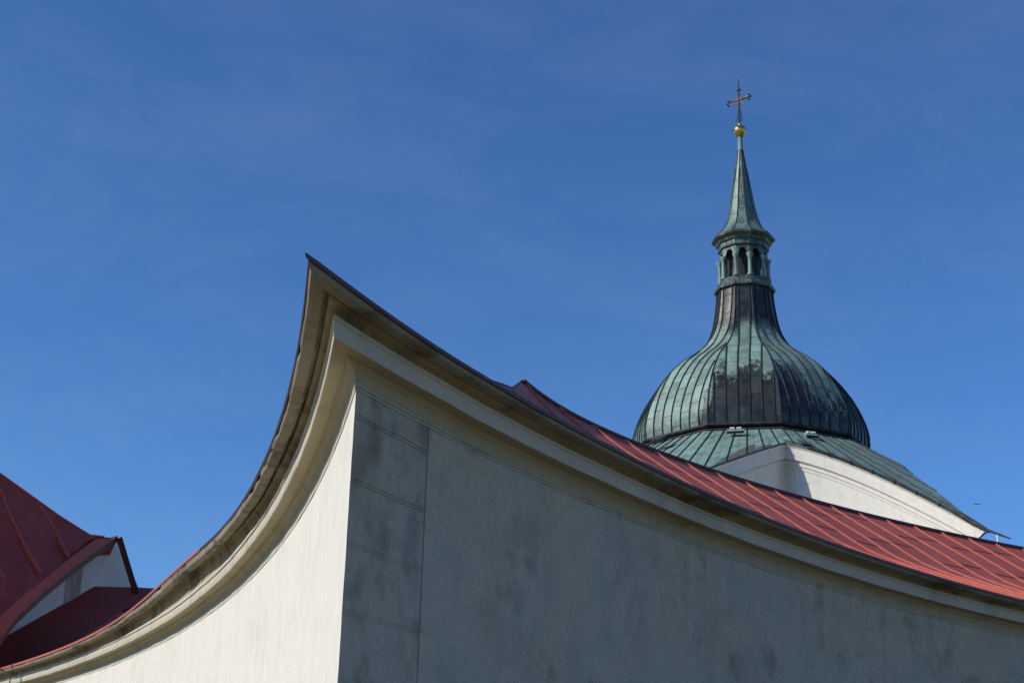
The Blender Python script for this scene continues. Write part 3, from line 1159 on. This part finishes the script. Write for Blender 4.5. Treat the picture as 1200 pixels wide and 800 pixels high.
# vents on the skirt roof
def vent(x, y, z, ln, dp, hh, white):
    a = math.atan2(x - OX, -(y - OY))
    t = Vector((math.cos(a), math.sin(a), 0))
    n_ = Vector((math.sin(a), -math.cos(a), 0))
    dn_ = (n_ - Vector((0, 0, 0.7))).normalized()
    up = t.cross(dn_)
    if up.z < 0:
        up = -up
    c = Vector((x, y, z))
    mb = MB()
    mb.box(c + up * hh * 0.5, t * ln / 2, dn_ * dp / 2, up * hh)
    v = mb.obj('roof_vent', M['mint_copper'] if white else M['dark_copper'], skirt, CHU)
    if white:
        mb = MB()
        mb.box(c + up * hh * 0.5 + dn_ * (dp / 2 + 0.01), t * ln * 0.47, dn_ * 0.012, up * hh * 0.8)
        mb.obj('vent_slot', M['dark_iron'], church, CHU)
        mb = MB()
        for sx in (-0.2, 0.2):
            mb.box(c + up * hh * 1.6 + t * ln * sx - dn_ * 0.1, t * ln * 0.14, dn_ * 0.06, up * 0.07)
        mb.obj('vent_flap', M['white_paint'], church, CHU)


vent(10.32, 65.54, 20.96, 0.78, 0.30, 0.06, True)
vent(13.80, 65.62, 20.88, 0.66, 0.30, 0.06, True)
vent(13.25, 64.16, 19.98, 0.42, 0.22, 0.07, False)
vent(6.97, 66.76, 20.79, 0.75, 0.42, 0.10, False)

# ------------------------------------------------------------------ lantern and spire
lan = bpy.data.objects.new('lantern', None)
mb = MB()
decring(mb, [(1.38, 30.300), (1.58, 30.320), (1.60, 30.420), (1.50, 30.580), (1.38, 30.820), (1.30, 30.900), (0.3, 30.920)])
lan = mb.obj('lantern', M['lantern_copper'], church, CHU)
RL = 1.24
for th in CORN:
    mb = MB()
    c = pol(th, RL, 0)
    mb.lathe((c.x, c.y), [(0.15, 30.880), (0.15, 30.999), (0.115, 31.030), (0.105, 31.214), (0.10, 31.813), (0.12, 31.836), (0.12, 31.875), (0.14, 31.952), (0.175, 32.029), (0.175, 32.105), (0.0, 32.113)], 10)
    smooth_by_angle(mb.obj('column', M['mint_copper'], lan, CHU), 40)
# arcade panels with pointed openings
mb = MB()
ZB, ZA, ZT = 32.021, 32.459, 32.612
for c, hh in FACES:
    nrm = Vector((math.sin(c), -math.cos(c), 0))
    tan = Vector((math.cos(c), math.sin(c), 0))
    apo, hw_ = RL * math.cos(hh), RL * math.sin(hh)
    op = hw_ - 0.12
    left = [(-hw_, ZB), (-op, ZB), (-op * 0.93, ZB + 0.12), (-op * 0.72, ZB + 0.27), (-op * 0.40, ZB + 0.43), (0, ZA)]
    for sg in (1, -1):
        pr = [(x * sg, z) for x, z in left]
        for d in (0.0, -0.09):
            P = lambda x, z: Vector((OX, OY, z)) + nrm * (apo + d) + tan * x
            for (x0, z0), (x1, z1) in zip(pr, pr[1:]):
                if abs(x1 - x0) < 1e-6:
                    continue
                mb.quad([P(x0, z0), P(x1, z1), P(x1, ZT), P(x0, ZT)], [(0.2, 0), (0.5, 0), (0.5, .3), (0.2, .3)])
        for (x0, z0), (x1, z1) in zip(pr, pr[1:]):
            A = Vector((OX, OY, z0)) + nrm * apo + tan * x0
            B = Vector((OX, OY, z1)) + nrm * apo + tan * x1
            mb.quad([A, B, B - nrm * 0.09, A - nrm * 0.09])
mb.obj('arcade', M['lantern_copper'], lan, CHU)
mb = MB()
decring(mb, [(0.2, 32.551), (1.16, 32.551), (1.16, 32.620), (1.33, 32.630), (1.35, 32.690), (1.32, 32.730), (1.33, 32.890), (1.42, 32.950), (1.47, 33.070), (1.60, 33.150), (1.66, 33.190), (1.68, 33.270), (1.64, 33.320), (1.2, 33.390)])
mb.obj('lantern_cornice', M['lantern_copper'], lan, CHU)
mb = MB()
decring(mb, [(0.88, 30.900), (0.86, 31.752), (0.88, 32.597)])
mb.obj('shade_core', M['dark_copper'], lan, CHU)  # added dark core, stands in for the shade inside the lantern

SPR = cat([(33.35, 1.60), (33.50, 1.42), (33.75, 1.18), (34.15, 0.93), (34.6, 0.79), (35.15, 0.665), (36.38, 0.47), (37.64, 0.275), (38.42, 0.165), (38.60, 0.15)], 3)
mb, sm = MB(), MB()
ln = 0
rws, uvs = [], []
for i, (c, hh) in enumerate(FACES):
    rws, uvs, ln = [], [], 0
    for j, (z, r) in enumerate(SPR):
        if j:
            ln += math.hypot(z - SPR[j - 1][0], r - SPR[j - 1][1])
        rws.append([pol(c - hh, r, z), pol(c + hh, r, z)])
        uvs.append([(i * 3 + .1, ln), (i * 3 + .9, ln)])
    mb.grid(rws, uvs)
    sm.tube([pol(c - hh, r, z) for z, r in SPR], [0.03 if r > .3 else 0.018 for z, r in SPR], 6)
spire = mb.obj('spire', M['spire_copper'], church, CHU)
smooth_by_angle(spire, 9)
sm.obj('hip_rolls', M['dark_copper'], spire, CHU)
mb = MB()
mb.lathe((OX, OY), [(0.16, 38.35), (0.15, 38.5), (0.135, 38.9), (0.125, 39.38), (0.19, 39.42), (0.10, 39.48)], 14)
smooth_by_angle(mb.obj('spire_neck', M['mint_copper'], spire, CHU), 40)
mb = MB()
prof = [(0.345 * math.sin(math.pi * k / 14), 39.76 - 0.345 * math.cos(math.pi * k / 14)) for k in range(15)]
prof = [p for p in prof if p[0] > 0.04]
prof.insert(7, (0.362, 39.745))
prof.insert(8, (0.362, 39.775))
prof += [(0.08, 40.10), (0.075, 40.16), (0.05, 40.22), (0.0, 40.23)]
mb.lathe((OX, OY), prof, 24)
ball = mb.obj('finial_ball', M['gold_leaf'], church, CHU)
smooth_by_angle(ball, 40)
AD = Vector((0.747, -0.665, 0))
C0 = Vector((OX, OY, 0))
Z = Vector((0, 0, 1))
mb = MB()
mb.tube([C0 + Z * 40.15, C0 + Z * 42.3, C0 + Z * 42.95], [0.055, 0.045, 0.015], 8)
ZC = 41.62
mb.tube([C0 + Z * ZC - AD * 0.64, C0 + Z * ZC + AD * 0.64], 0.045, 8)
for sg in (-1, 1):                           # trefoil ends of the arms
    e = C0 + Z * ZC + AD * 0.64 * sg
    for dx, dz in ((0.09, 0), (0, 0.13), (0, -0.13)):
        q = e + AD * dx * sg + Z * dz
        mb.tube([q - Z * 0.055, q, q + Z * 0.055], [0.025, 0.075, 0.025], 8)
for dz, w in ((0.62, 0.09),):
    for sg in (-1, 1):
        q = C0 + Z * (ZC + dz) + AD * w * sg
        mb.tube([q - Z * 0.055, q, q + Z * 0.055], [0.025, 0.065, 0.025], 8)
for k in range(4):                           # scroll foot
    for sg in (-1, 1):
        b = C0 + Z * (40.34 + 0.16 * k)
        w = 0.20 - 0.035 * k
        mb.tube([b, b + AD * w * 0.7 * sg + Z * 0.02, b + AD * w * sg + Z * 0.10, b + AD * w * 0.6 * sg + Z * 0.15], 0.022, 6)
crs = mb.obj('cross', M['dark_iron'], church, CHU)
mb = MB()
for sx in (-1, 1):
    for sz in (-1, 1):
        for k, ln in ((20, .34), (45, .46), (70, .34)):
            d = AD * math.cos(R(k)) * sx + Z * math.sin(R(k)) * sz
            mb.tube([C0 + Z * ZC + d * 0.0, C0 + Z * ZC + d * ln], [0.034, 0.016], 6)
for sg in (-1, 1):                           # filigree along arms and shaft
    for t, w in ((0.22, .10), (0.36, .13), (0.48, .17), (0.58, .14)):
        q = C0 + Z * ZC + AD * t * sg
        mb.tube([q - Z * w, q + AD * 0.06 * sg, q + Z * w], 0.024, 6)
    for t in (0.25, 0.4, -0.3, -0.48, -0.64):
        q = C0 + Z * (ZC + t)
        mb.tube([q - AD * 0.09, q + Z * 0.05, q + AD * 0.09], 0.018, 6)
mb.tube([C0 + Z * ZC - AD * 0.62, C0 + Z * ZC + AD * 0.62], 0.03, 6)
mb.tube([C0 + Z * (ZC - 0.75), C0 + Z * (ZC + 0.5)], 0.03, 6)
mb.obj('filigree', M['old_gilding'], crs, CHU)

# ------------------------------------------------------------------ a distant bird
BP_ = Vector((48.3, 150.0, 38.8))
mb = MB()
wing = Vector((0.98, -0.2, 0.03))
fwd = Vector((0.2, 0.98, 0))
rws = []
for i in range(13):
    t = i / 12 * 2 - 1
    ch_ = 0.13 * (1 - abs(t) ** 2.2) + 0.015
    zc = 0.05 * (1 - (abs(t) - 0.45) ** 2 * 4)
    p = BP_ + wing * 0.48 * t + Vector((0, 0, zc)) - fwd * 0.08 * abs(t)
    th = 0.035 * (1 - abs(t)) + 0.008
    if abs(t) < 0.15:
        th = 0.07
        ch_ = 0.26
    rws.append([p + fwd * ch_ + Z * 0, p + Z * th, p - fwd * ch_, p - Z * th])
ids = mb.grid(rws, close=True)
mb.f.append(tuple(ids[0]))
mb.f.append(tuple(reversed(ids[-1])))
bird = mb.obj('bird', M['feathers'], None, None)
bird['label'] = 'tiny dark bird gliding in the sky right of the church'
bird['category'] = 'bird'
